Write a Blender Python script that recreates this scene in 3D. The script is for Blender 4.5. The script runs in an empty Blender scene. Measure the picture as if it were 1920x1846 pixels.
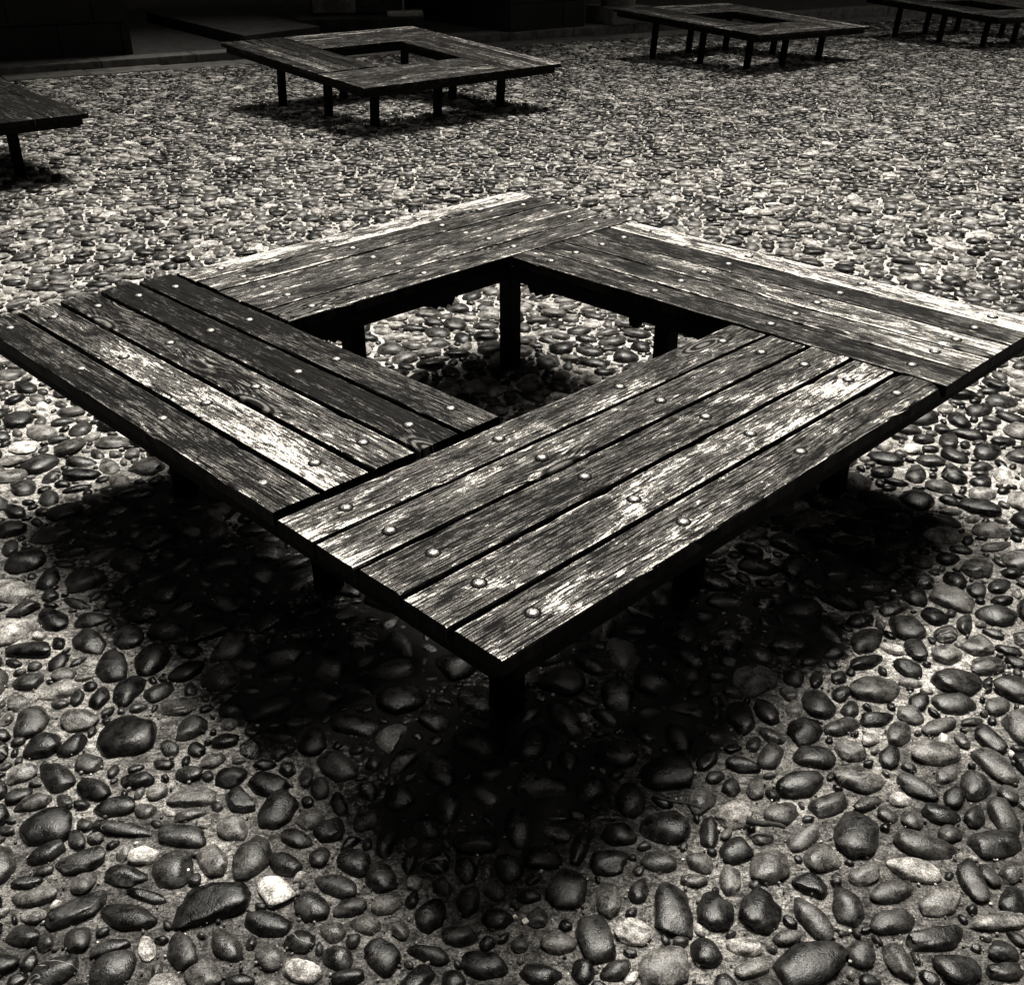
import bpy, bmesh, math, random
import numpy as np
from mathutils import Vector, Matrix, noise

random.seed(7); RNG = np.random.default_rng(11)
SC = bpy.context.scene
COL = SC.collection

# ------------------------------------------------------------------ camera
F_PX, YAW, PITCH, ROLL = 1967.79, -0.00245, 0.51474, -0.00097
CAM = np.array([0.01456, -1.20461, 1.47509])
cy, sy, cp, sp = math.cos(YAW), math.sin(YAW), math.cos(PITCH), math.sin(PITCH)
fwd = np.array([sy*cp, cy*cp, -sp]); rgt = np.array([cy, -sy, 0.0]); upv = np.cross(rgt, fwd)
cr, sr = math.cos(ROLL), math.sin(ROLL)
rgt, upv = cr*rgt + sr*upv, -sr*rgt + cr*upv
cam_d = bpy.data.cameras.new('camera'); cam = bpy.data.objects.new('camera', cam_d); COL.objects.link(cam)
cam.matrix_world = Matrix(((rgt[0], upv[0], -fwd[0], CAM[0]), (rgt[1], upv[1], -fwd[1], CAM[1]), (rgt[2], upv[2], -fwd[2], CAM[2]), (0, 0, 0, 1)))
cam_d.sensor_fit = 'HORIZONTAL'; cam_d.sensor_width = 36.0; cam_d.lens = 36.0*F_PX/1920.0
cam_d.clip_start = 0.02; cam_d.clip_end = 600
SC.camera = cam

# ------------------------------------------------------------------ light
SUN_EL, SUN_AZ = math.radians(65), math.radians(10)      # azimuth from +Y (away from the camera) towards +X
w = bpy.data.worlds.new('World'); SC.world = w; w.use_nodes = True
nt = w.node_tree; nt.nodes.clear()
sky = nt.nodes.new('ShaderNodeTexSky'); sky.sky_type = 'NISHITA'; sky.sun_disc = False
sky.sun_elevation = SUN_EL; sky.sun_rotation = SUN_AZ
sky.air_density = 0.35; sky.dust_density = 0.3; sky.ozone_density = 1.0
bwn = nt.nodes.new('ShaderNodeRGBToBW'); tint = nt.nodes.new('ShaderNodeMix'); tint.data_type = 'RGBA'; tint.blend_type = 'MULTIPLY'
tint.inputs[0].default_value = 1.0; tint.inputs[7].default_value = (1.0, 0.955, 0.875, 1)
bg = nt.nodes.new('ShaderNodeBackground'); bg.inputs[1].default_value = 0.05
wo = nt.nodes.new('ShaderNodeOutputWorld')
nt.links.new(sky.outputs[0], bwn.inputs[0]); nt.links.new(bwn.outputs[0], tint.inputs[6])
nt.links.new(tint.outputs[2], bg.inputs[0]); nt.links.new(bg.outputs[0], wo.inputs[0])
sd = bpy.data.lights.new('sun', 'SUN'); sd.energy = 1.5; sd.angle = math.radians(26); sd.color = (1.0, 0.955, 0.875)
sun = bpy.data.objects.new('sun', sd); COL.objects.link(sun)
sdir = Vector((math.sin(SUN_AZ)*math.cos(SUN_EL), math.cos(SUN_AZ)*math.cos(SUN_EL), math.sin(SUN_EL)))
sun.rotation_euler = sdir.to_track_quat('Z', 'Y').to_euler()
vs = SC.view_settings
vs.view_transform = 'Standard'; vs.look = 'None'; vs.gamma = 1.0; vs.use_curve_mapping = False
vs.exposure = 2.35

# ------------------------------------------------------------------ helpers
def link(o, parent=None):
    COL.objects.link(o)
    if parent is not None: o.parent = parent
    return o
def tag(o, label, cat, group=None):
    o['label'] = label; o['category'] = cat
    if group: o['group'] = group
    return o
def empty(name, loc=(0, 0, 0), rot=(0, 0, 0)):
    o = bpy.data.objects.new(name, None); o.location = loc; o.rotation_euler = rot; o.empty_display_size = 0.1
    return link(o)
def mesh(name, verts, faces, mat=None, smooth=False):
    me = bpy.data.meshes.new(name); me.from_pydata([tuple(v) for v in verts], [], faces); me.update()
    if mat: me.materials.append(mat)
    if smooth: me.polygons.foreach_set('use_smooth', [True]*len(me.polygons))
    return me
def bm_mesh(name, bm, mat, smooth=False):
    me = bpy.data.meshes.new(name); bm.to_mesh(me); bm.free()
    if mat: me.materials.append(mat)
    if smooth: me.polygons.foreach_set('use_smooth', [True]*len(me.polygons))
    return me
def box_mesh(name, sx, sy, sz, mat, bev=0.003, seg=1, org=(0, 0, 0)):
    bm = bmesh.new(); bmesh.ops.create_cube(bm, size=1.0)
    for v in bm.verts: v.co = Vector((v.co.x*sx + org[0], v.co.y*sy + org[1], v.co.z*sz + org[2]))
    if bev: bmesh.ops.bevel(bm, geom=bm.edges[:], offset=bev, segments=seg, affect='EDGES', profile=0.6)
    return bm_mesh(name, bm, mat)
class NB:
    """tiny node builder"""
    def __init__(s, name):
        s.m = bpy.data.materials.new(name); s.m.use_nodes = True; s.t = s.m.node_tree; s.t.nodes.clear()
        s.out = s.t.nodes.new('ShaderNodeOutputMaterial'); s.b = s.t.nodes.new('ShaderNodeBsdfPrincipled')
        s.t.links.new(s.b.outputs[0], s.out.inputs[0])
    def set(s, sock, v):
        if isinstance(v, bpy.types.NodeSocket): s.t.links.new(v, sock)
        elif v is not None: sock.default_value = v
    def math(s, op, a, b=None, c=None, clamp=False):
        n = s.t.nodes.new('ShaderNodeMath'); n.operation = op; n.use_clamp = clamp
        s.set(n.inputs[0], a); s.set(n.inputs[1], b); s.set(n.inputs[2], c); return n.outputs[0]
    def vmul(s, v, k):
        n = s.t.nodes.new('ShaderNodeVectorMath'); n.operation = 'MULTIPLY'; s.set(n.inputs[0], v); s.set(n.inputs[1], k); return n.outputs[0]
    def vadd(s, v, k):
        n = s.t.nodes.new('ShaderNodeVectorMath'); n.operation = 'ADD'; s.set(n.inputs[0], v); s.set(n.inputs[1], k); return n.outputs[0]
    def xyz(s, x, y, z):
        n = s.t.nodes.new('ShaderNodeCombineXYZ'); s.set(n.inputs[0], x); s.set(n.inputs[1], y); s.set(n.inputs[2], z); return n.outputs[0]
    def sep(s, v):
        n = s.t.nodes.new('ShaderNodeSeparateXYZ'); s.set(n.inputs[0], v); return n.outputs
    def noise(s, v, scale, detail=2.0, rough=0.5, dist=0.0):
        n = s.t.nodes.new('ShaderNodeTexNoise'); s.set(n.inputs['Vector'], v); n.inputs['Scale'].default_value = scale
        n.inputs['Detail'].default_value = detail; n.inputs['Roughness'].default_value = rough; n.inputs['Distortion'].default_value = dist
        return n.outputs[0]
    def voro(s, v, scale, feature='F1'):
        n = s.t.nodes.new('ShaderNodeTexVoronoi'); n.feature = feature; s.set(n.inputs['Vector'], v); n.inputs['Scale'].default_value = scale
        return n
    def ramp(s, x, a, b, lo=0.0, hi=1.0, smooth=True):
        n = s.t.nodes.new('ShaderNodeMapRange'); n.interpolation_type = 'SMOOTHSTEP' if smooth else 'LINEAR'
        s.set(n.inputs[0], x); s.set(n.inputs[1], a); s.set(n.inputs[2], b); s.set(n.inputs[3], lo); s.set(n.inputs[4], hi); return n.outputs[0]
    def mix(s, f, a, b):
        n = s.t.nodes.new('ShaderNodeMix'); n.data_type = 'FLOAT'; s.set(n.inputs[0], f); s.set(n.inputs[2], a); s.set(n.inputs[3], b); return n.outputs[0]
    def attr(s, name, typ):
        n = s.t.nodes.new('ShaderNodeAttribute'); n.attribute_type = typ; n.attribute_name = name; return n.outputs['Fac']
    def pos(s):
        return s.t.nodes.new('ShaderNodeNewGeometry').outputs['Position']
    def obj(s):
        return s.t.nodes.new('ShaderNodeTexCoord').outputs['Object']
    def finish(s, val, rough=0.7, height=None, bump=0.3, dist=0.004, spec=0.5, metal=0.0, warm=(1.0, 0.957, 0.90)):
        n = s.t.nodes.new('ShaderNodeCombineColor')
        for i in range(3): s.set(n.inputs[i], s.math('MULTIPLY', val, warm[i]))
        s.t.links.new(n.outputs[0], s.b.inputs['Base Color'])
        s.set(s.b.inputs['Roughness'], rough); s.b.inputs['Specular IOR Level'].default_value = spec; s.b.inputs['Metallic'].default_value = metal
        if height is not None:
            bp = s.t.nodes.new('ShaderNodeBump'); bp.inputs['Strength'].default_value = bump; bp.inputs['Distance'].default_value = dist
            s.set(bp.inputs['Height'], height); s.t.links.new(bp.outputs[0], s.b.inputs['Normal'])
        return s.m

# ------------------------------------------------------------------ materials
def mat_wood(name='weathered_wood'):
    k = NB(name); P = k.obj(); x, y, z = k.sep(P)
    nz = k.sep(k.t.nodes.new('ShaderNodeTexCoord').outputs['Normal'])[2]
    seed = k.attr('seed', 'OBJECT'); w0 = k.attr('wear_start', 'OBJECT'); w1 = k.attr('wear_end', 'OBJECT')
    so = k.math('MULTIPLY', seed, 7.3)
    # sparse knots bend the grain
    kv = k.voro(k.xyz(k.math('ADD', k.math('MULTIPLY', x, 2.1), so), k.math('MULTIPLY', y, 7.5), seed), 1.0)
    kd = kv.outputs['Distance']
    kcol = k.sep(kv.outputs['Color'])[0]
    has = k.ramp(kcol, 0.42, 0.46)
    knot = k.math('MULTIPLY', k.ramp(kd, 0.40, 0.02), has)
    kn_core = k.math('MULTIPLY', k.ramp(kd, 0.13, 0.06), has)
    slow = k.noise(k.xyz(k.math('ADD', k.math('MULTIPLY', x, 1.0), so), k.math('MULTIPLY', y, 9.0), seed), 1.0, 2.0)
    wob = k.noise(k.xyz(k.math('ADD', k.math('MULTIPLY', x, 7.0), so), k.math('MULTIPLY', y, 30.0), seed), 1.0, 2.0)
    g = k.math('ADD', y, k.math('MULTIPLY', slow, 0.05))
    g = k.math('ADD', g, k.math('MULTIPLY', wob, 0.004))
    g = k.math('ADD', g, k.math('MULTIPLY', knot, 0.035))
    jit = k.noise(k.xyz(so, k.math('MULTIPLY', g, 95.0), seed), 1.0, 2.0, 0.6)
    ring = k.math('SINE', k.math('ADD', k.math('MULTIPLY', g, 1250.0), k.math('MULTIPLY', jit, 17.0)))
    ring = k.ramp(ring, -0.7, 0.8)
    fib = k.noise(k.xyz(k.math('ADD', k.math('MULTIPLY', x, 14.0), so), k.math('MULTIPLY', g, 330.0), seed), 1.0, 4.0, 0.75)
    speck = k.noise(k.vadd(P, k.xyz(so, so, so)), 360.0, 2.0, 0.75)
    grain = k.math('ADD', k.math('MULTIPLY', ring, 0.13), k.math('MULTIPLY', fib, 0.87))
    # how far the dark stain has worn off
    along = k.ramp(x, 0.15, 1.25, 0.0, 1.0, False)
    wear = k.mix(along, w0, w1)
    m1 = k.noise(k.xyz(k.math('ADD', k.math('MULTIPLY', x, 4.6), so), k.math('MULTIPLY', y, 16.0), seed), 1.0, 8.0, 0.72, 0.7)
    m2 = k.noise(k.xyz(k.math('ADD', k.math('MULTIPLY', x, 30.0), so), k.math('MULTIPLY', y, 170.0), seed), 1.0, 4.0, 0.7)
    m = k.math('ADD', k.math('MULTIPLY', k.math('SUBTRACT', m1, 0.5), 1.35), k.math('MULTIPLY', k.math('SUBTRACT', m2, 0.5), 0.95))
    m = k.math('ADD', m, k.math('MULTIPLY', k.math('SUBTRACT', fib, 0.5), 0.45))
    m = k.math('ADD', m, k.math('MULTIPLY', k.math('SUBTRACT', speck, 0.5), 0.30))
    m = k.math('ADD', m, 0.5)
    edge = k.ramp(k.math('ABSOLUTE', y), 0.043, 0.054, 0.0, 0.16)
    edge = k.math('ADD', edge, k.ramp(x, 0.05, 0.0, 0.0, 0.10))
    m = k.math('ADD', k.math('ADD', m, edge), k.math('MULTIPLY', k.math('SUBTRACT', wear, 0.5), 0.52))
    m = k.math('SUBTRACT', m, k.math('MULTIPLY', kn_core, 0.10))
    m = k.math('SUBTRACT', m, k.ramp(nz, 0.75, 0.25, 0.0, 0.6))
    fl = k.noise(k.xyz(k.math('ADD', k.math('MULTIPLY', x, 15.0), so), k.math('MULTIPLY', y, 48.0), k.math('ADD', seed, 9.0)), 1.0, 6.0, 0.75, 0.6)
    m = k.math('ADD', m, k.math('MULTIPLY', k.ramp(fl, 0.57, 0.64), 0.17))
    m = k.math('SUBTRACT', m, k.math('MULTIPLY', k.ramp(fl, 0.44, 0.38), 0.15))
    bare = k.ramp(m, 0.64, 0.72)
    bare2 = k.ramp(m, 0.30, 0.60)
    dark = k.mix(k.ramp(grain, 0.42, 0.66), 0.0015, 0.022)
    mid = k.mix(k.ramp(grain, 0.43, 0.59), 0.003, 0.20)
    lite = k.mix(k.ramp(grain, 0.30, 0.48), 0.04, 0.84)
    c = k.mix(bare2, dark, mid); c = k.mix(bare, c, lite)
    kr = k.ramp(k.math('SINE', k.math('MULTIPLY', kd, 62.0)), -0.3, 0.7, 0.18, 1.5)
    c = k.mix(k.math('MULTIPLY', k.ramp(kd, 0.42, 0.20), has), c, k.math('MULTIPLY', c, kr))
    c = k.mix(k.math('MULTIPLY', k.ramp(kd, 0.24, 0.18), has), c, k.ramp(k.math('SINE', k.math('MULTIPLY', kd, 120.0)), -0.5, 0.9, 0.006, 0.16))
    c = k.mix(kn_core, c, k.math('MULTIPLY', c, 0.55))
    crack = k.noise(k.xyz(k.math('ADD', k.math('MULTIPLY', x, 2.6), so), k.math('MULTIPLY', g, 210.0), k.math('ADD', seed, 4.0)), 1.0, 1.0, 0.4)
    crack = k.ramp(crack, k.ramp(x, 0.0, 0.10, 0.60, 0.69), 0.74)
    c = k.mix(crack, c, k.math('MULTIPLY', c, 0.10))
    c = k.math('MULTIPLY', c, k.ramp(speck, 0.30, 0.70, 0.40, 1.6))
    h = k.math('SUBTRACT', k.math('ADD', k.math('MULTIPLY', grain, 1.0), k.math('MULTIPLY', bare, 0.35)), crack)
    return k.finish(c, k.mix(bare, 0.6, 0.75), h, 0.8, 0.002, 0.05)

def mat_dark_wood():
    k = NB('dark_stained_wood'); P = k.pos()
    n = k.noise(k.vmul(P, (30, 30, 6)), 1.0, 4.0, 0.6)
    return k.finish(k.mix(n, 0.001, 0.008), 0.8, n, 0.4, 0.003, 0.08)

def mat_stone(name, typ):
    k = NB(name); P = k.pos(); tone = k.attr('tone', typ); sd_ = k.attr('seed', typ)
    off = k.xyz(k.math('MULTIPLY', sd_, 31.0), k.math('MULTIPLY', sd_, 57.0), k.math('MULTIPLY', sd_, 13.0))
    Q = k.vadd(P, off)
    base = k.math('ADD', k.math('MULTIPLY', k.math('POWER', tone, 2.0), 0.66), 0.004)
    n1 = k.noise(Q, 38.0, 4.0, 0.6); n2 = k.noise(Q, 260.0, 3.0, 0.7); n3 = k.noise(Q, 900.0, 1.0, 0.6)
    var = k.ramp(n1, 0.30, 0.70, 0.35, 1.9)
    c = k.math('MULTIPLY', base, var)
    c = k.math('MULTIPLY', c, k.ramp(n2, 0.30, 0.70, 0.35, 1.7))
    c = k.math('MULTIPLY', c, k.ramp(n3, 0.3, 0.7, 0.45, 1.55))
    # mineral veins and layers on some stones
    band = k.noise(k.vmul(Q, (1.0, 2.4, 0.6)), 15.0, 2.0, 0.5, 0.8)
    vein = k.ramp(k.math('ABSOLUTE', k.math('SUBTRACT', band, 0.52)), 0.018, 0.003)
    pick = k.ramp(k.math('FRACT', k.math('MULTIPLY', sd_, 7.77)), 0.92, 0.94)
    c = k.mix(k.math('MULTIPLY', k.math('MULTIPLY', vein, pick), 0.75), c, 0.26)
    pick2 = k.ramp(k.math('FRACT', k.math('MULTIPLY', sd_, 3.31)), 0.35, 0.42)
    blot = k.math('MULTIPLY', k.ramp(k.noise(Q, 55.0, 4.0, 0.7, 0.8), 0.55, 0.68), pick2)
    c = k.mix(k.math('MULTIPLY', blot, 0.6), c, k.math('ADD', k.math('MULTIPLY', c, 1.8), 0.035))
    pits = k.ramp(k.noise(Q, 160.0, 3.0, 0.75), 0.36, 0.30)
    c = k.math('MULTIPLY', c, k.mix(pits, 1.0, 0.35))
    h = k.math('ADD', k.math('ADD', k.math('MULTIPLY', n1, 0.9), k.math('MULTIPLY', n2, 0.35)), k.math('MULTIPLY', pits, -0.3))
    return k.finish(c, k.ramp(n1, 0.35, 0.65, 0.24, 0.44), h, 0.35, 0.006, 0.30)

def mat_mortar():
    k = NB('sandy_mortar'); P = k.pos(); dirt_shade = k.attr('dirt_shade', 'GEOMETRY')
    n1 = k.noise(P, 2.2, 4.0, 0.6); n2 = k.noise(P, 16.0, 4.0, 0.65); n3 = k.noise(P, 240.0, 3.0, 0.75); n4 = k.noise(P, 800.0, 2.0, 0.7)
    c = k.mix(k.ramp(n1, 0.3, 0.7), 0.40, 0.66)
    c = k.math('MULTIPLY', c, k.ramp(n2, 0.3, 0.72, 0.45, 1.5))
    n6 = k.noise(k.vmul(P, (1.0, 1.6, 1.0)), 48.0, 4.0, 0.7, 0.8)
    c = k.math('MULTIPLY', c, k.ramp(n6, 0.36, 0.62, 0.35, 1.5))
    c = k.math('MULTIPLY', c, k.ramp(n3, 0.36, 0.64, 0.35, 1.7))
    c = k.math('MULTIPLY', c, k.ramp(n4, 0.34, 0.66, 0.55, 1.45))
    near_shade = k.attr('near_shade', 'GEOMETRY')  # near mortar painted darker, in place of light falling off
    c = k.math('MULTIPLY', c, k.mix(near_shade, 1.0, 0.14))
    soil_shade = k.math('MULTIPLY', k.ramp(k.math('ADD', n2, k.math('MULTIPLY', n3, 0.4)), 0.45, 0.95, 0.0015, 0.014), 1.0)  # earth in the right-hand strip; under the bench it paints shade
    soil_shade = k.math('MULTIPLY', soil_shade, k.ramp(n4, 0.34, 0.7, 0.5, 2.0))
    n5 = k.noise(P, 75.0, 4.0, 0.75)
    dmask = k.ramp(k.math('ADD', dirt_shade, k.math('MULTIPLY', k.math('SUBTRACT', n5, 0.5), 1.6)), 0.30, 0.62)
    c = k.mix(dmask, c, soil_shade)
    h = k.math('ADD', k.math('MULTIPLY', n2, 0.8), k.math('ADD', k.math('MULTIPLY', n3, 0.4), k.math('MULTIPLY', n4, 0.25)))
    return k.finish(c, 0.85, h, 0.8, 0.006, 0.2)

def mat_block(name, lo, hi, sc=6.0, rough=0.85):
    k = NB(name); P = k.pos()
    n1 = k.noise(P, sc, 5.0, 0.65); n2 = k.noise(P, sc*25, 3.0, 0.7)
    c = k.math('MULTIPLY', k.mix(k.ramp(n1, 0.3, 0.7), lo, hi), k.ramp(n2, 0.3, 0.7, 0.6, 1.4))
    return k.finish(c, rough, k.math('ADD', n1, k.math('MULTIPLY', n2, 0.4)), 0.4, 0.01, 0.4)

def mat_bolt():
    k = NB('bolt_steel'); n = k.noise(k.obj(), 260.0, 3.0, 0.6)
    return k.finish(k.mix(k.ramp(n, 0.35, 0.65), 0.18, 0.62), k.ramp(n, 0.3, 0.7, 0.32, 0.55), n, 0.15, 0.001, 0.5, 0.8)

M_WOOD = mat_wood(); M_DARK = mat_dark_wood(); M_STONE = mat_stone('river_stone', 'OBJECT'); M_BED = mat_stone('river_stone_bed', 'GEOMETRY')
M_MORTAR = mat_mortar(); M_BOLT = mat_bolt()
M_PAVE = mat_block('worn_paving', 0.015, 0.05); M_KERB = mat_block('pale_kerb_stone', 0.07, 0.18, 9.0)
M_WALL = mat_block('sooty_wall_stone', 0.003, 0.012, 3.0); M_PILLAR = mat_block('grey_pillar_stone', 0.06, 0.22, 4.0)
M_FOUNT = mat_block('blackened_fountain_stone', 0.008, 0.05, 5.0); M_PALE = mat_block('wet_pale_stone', 0.3, 0.6, 12.0)
M_TWIG = mat_block('dry_twig', 0.01, 0.05, 60.0); M_SCRAP = mat_block('white_scrap', 0.6, 0.8, 80.0)
M_LEAF = mat_block('dark_leaf', 0.004, 0.015, 14.0)
TRACED = '-759,391,66,56,156,3;-499,-10,65,40,28,4;-842,157,51,43,1,4;-624,-37,51,23,168,8;-713,-20,52,23,38,10;-606,5,40,10,165,6;-395,20,37,24,131,97;-393,-50,39,21,160,4;-445,91,48,32,85,20;-515,82,37,24,115,40;-582,65,42,33,109,18;-584,134,47,25,169,15;-498,159,35,25,146,50;-424,197,45,35,56,12;-500,221,37,22,135,10;-590,234,46,25,7,40;-696,155,55,17,169,12;-745,82,42,25,20,15;-659,48,38,20,165,15;-814,97,31,20,38,12;-797,6,38,17,9,35;-787,-73,29,18,159,12;-696,-79,25,20,113,15;-637,-93,30,15,15,15;-577,-96,26,13,117,65;-521,-100,34,22,119,15;-448,-93,37,19,140,20;-378,-112,26,20,140,30;-332,-83,26,19,166,10;-267,-112,27,20,160,15;-197,-112,34,27,127,10;-120,-105,39,15,160,12;-29,-126,40,24,169,8;-390,74,32,20,144,10;-330,92,21,18,76,20;-295,31,44,20,159,20;-325,-16,31,27,115,15;-259,-15,29,17,13,25;-267,77,32,27,145,20;-217,45,30,25,113,20;-199,-10,26,19,28,50;-231,-50,25,16,161,40;-281,-65,21,18,175,40;-174,-57,21,15,97,40;-126,-34,33,25,80,8;-72,-70,31,18,179,20;-64,-7,32,20,85,18;-110,28,22,18,100,30;-118,80,29,22,45,12;-67,60,26,20,96,10;-156,34,16,14,150,65;-16,19,28,21,110,40;-15,-36,27,20,179,15;-148,156,31,24,121,6;-58,125,41,29,169,8;-213,128,38,19,81,25;-256,175,28,23,25,45;-361,178,28,23,5,45;-318,150,29,25,38,15;-379,131,32,19,158,15;-262,248,29,21,93,12;-312,212,35,14,112,6;-329,311,48,32,121,30;-200,230,42,30,102,5;-109,211,43,34,99,25;-387,286,27,14,93,40;-356,255,27,18,101,25;-457,263,41,25,162,5;-661,247,20,18,34,50;-705,275,34,20,5,6;-733,207,41,23,9,10;-668,197,23,17,155,25;-787,254,40,25,151,8;-863,282,45,25,132,12;-937,292,30,24,51,45;-927,366,36,35,104,6;-869,367,36,23,75,6;-817,318,32,22,151,20;-886,217,34,19,25,25;-919,237,25,18,28,12;-684,485,40,26,17,45;-576,477,34,25,154,6;-641,420,40,28,66,25;-508,359,32,23,120,15;-463,397,36,18,168,25;-387,378,46,28,91,4;-577,325,26,20,30,45;-617,359,23,15,131,5;-672,359,26,16,142,20;-571,432,18,16,74,65;-1037,567,31,29,76,25;-977,444,49,33,101,20;-965,590,26,20,3,40;-861,515,32,21,95,8;-427,307,20,18,81,30;-260,318,21,19,100,25;-710,-139,38,25,29,12;-622,-137,37,33,67,15;-474,-144,30,24,134,30;-415,-153,23,14,5,6;-320,-136,33,19,151,65;-243,-146,28,16,9,8;-138,-153,30,21,38,5;-80,-155,22,19,103,6;792,542,58,39,21,35;964,569,55,47,13,15;655,493,50,32,89,20;943,495,47,30,5,20;837,462,28,26,179,35;762,450,36,20,9,6;681,426,43,20,21,25;604,410,43,32,50,8;794,406,36,22,51,30;883,430,42,18,23,30;733,392,26,15,39,60;843,345,55,36,7,50;914,387,25,13,87,30;973,389,40,25,105,8;954,315,49,27,118,30;678,356,31,26,140,40;753,341,31,19,60,10;607,338,42,29,4,15;518,338,36,22,45,25;457,319,37,22,167,6;562,269,54,33,19,8;681,277,49,33,178,35;779,263,44,26,133,20;849,289,29,16,31,30;895,263,42,27,63,18;945,242,24,19,71,25;737,227,23,16,19,65;842,235,29,18,52,5;802,192,35,24,165,10;864,187,28,18,46,10;916,189,43,25,80,20;745,176,22,20,91,30;703,189,21,16,123,30;675,219,32,13,26,25;601,212,43,22,24,20;507,192,39,24,34,35;421,192,38,31,55,60;367,225,36,24,61,35;428,259,23,18,61,15;472,256,31,16,80,35;294,160,50,37,173,10;367,147,37,17,72,12;632,138,54,39,50,12;745,120,59,29,167,25;800,145,24,17,24,25;876,120,52,29,13,15;533,135,40,20,33,35;461,134,21,13,9,35;408,107,32,25,27,12;557,90,34,27,20,40;464,72,43,32,56,35;706,66,47,24,163,60;805,38,45,24,88,15;835,52,24,15,99,20;880,61,28,18,42,30;621,52,33,18,23,35;387,40,31,19,67,40;338,81,26,20,150,35;268,81,31,23,159,25;323,40,24,13,177,30;134,116,43,18,73,15;203,141,33,26,10,4;180,79,36,27,7,6;106,18,42,35,80,15;174,0,36,22,77,40;226,19,30,16,72,15;40,7,19,16,3,4;53,-36,21,18,84,25;280,-17,53,31,88,15;349,-25,37,30,75,12;424,-23,44,33,59,10;508,-33,48,22,117,20;572,-14,40,25,92,15;653,14,45,22,20,25;734,-1,44,26,23,45;640,-43,41,22,21,20;812,-42,46,17,8,50;854,-3,33,20,50,12;145,-75,44,29,112,20;212,-64,31,24,163,75;84,-87,32,21,2,40;24,-87,16,14,88,20;389,-92,30,18,170,65;324,-104,29,24,92,8;460,-72,24,13,12,30;487,-119,61,37,22,12;569,-104,31,22,54,20;627,-116,35,20,97,25;703,-76,51,21,14,15;800,-101,25,19,169,10;715,-130,36,29,175,12;55,-141,34,20,174,6;122,-136,21,19,52,6;177,-133,28,15,34,15;253,-131,42,35,4,40;389,-133,29,15,16,40;791,-135,31,15,9,15;598,478,28,16,75,50;618,577,32,21,65,20;670,578,36,15,69,20;720,582,24,17,51,20;717,479,27,18,59,20;865,504,29,19,51,6;1025,491,31,20,32,30;955,440,26,12,16,20;89,179,28,11,0,10;185,185,28,10,174,5;1122,1055,37,25,37,5;1185,1014,54,35,53,30;1107,960,41,30,58,8;1021,960,51,30,104,15;1273,1113,57,19,25,40;1208,934,43,20,46,10;985,882,39,31,70,10;925,758,49,39,110,20;1001,805,33,29,23,5;1005,735,38,24,51,20;1066,777,42,18,63,20;1152,805,48,38,13,12;1065,691,41,30,38,35;983,662,38,28,39,45;879,609,35,24,138,12;1059,623,44,26,15,25;922,680,41,26,82,15;797,637,48,20,29,15;1236,1672,41,24,69,95;1446,1496,47,26,74,90;-1498,1671,50,37,171,100;-1623,1962,46,22,121,75;-1555,1970,37,22,128,90;-1201,1632,26,18,141,40;-1152,1410,25,14,168,40;-952,703,55,33,137,20;-974,785,39,29,0,20;-1034,855,41,17,153,20'
# ------------------------------------------------------------------ ground
def ground_z(x, y):
    return -0.0055*max(0.0, y - 2.3)*2.0
def gz(x, y):
    return -0.011*np.maximum(0.0, y - 2.3)
DIRT_SHADE = [(-0.04, 0.32, .27), (0.0, 1.0, .52), (-0.36, 0.62, .30), (-0.70, 0.94, .30), (-1.0, 1.26, .25), (0.35, 0.8, .28), (0.10, 0.26, .13), (0.33, 0.45, .15), (0.62, 0.76, .17), (0.85, 1.0, .17), (1.05, 1.25, .15)]  # strip at the right is earth; the other blobs paint the bench's shade
def dirt_shade_at(x, y):
    d = np.zeros_like(x)
    for cx, cy_, r in DIRT_SHADE: d = np.maximum(d, np.exp(-((x-cx)**2 + (y-cy_)**2)/(r*r)))
    return d
KA = np.array([-5.16, 10.03]); KD = np.array([7.68, 4.76])/np.hypot(7.68, 4.76); KN = np.array([-KD[1], KD[0]])   # kerb line; KN points away from the yard
def kerb_pt(s, n, z=0.0):
    p = KA + KD*s + KN*n; return (p[0], p[1], z)

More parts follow.
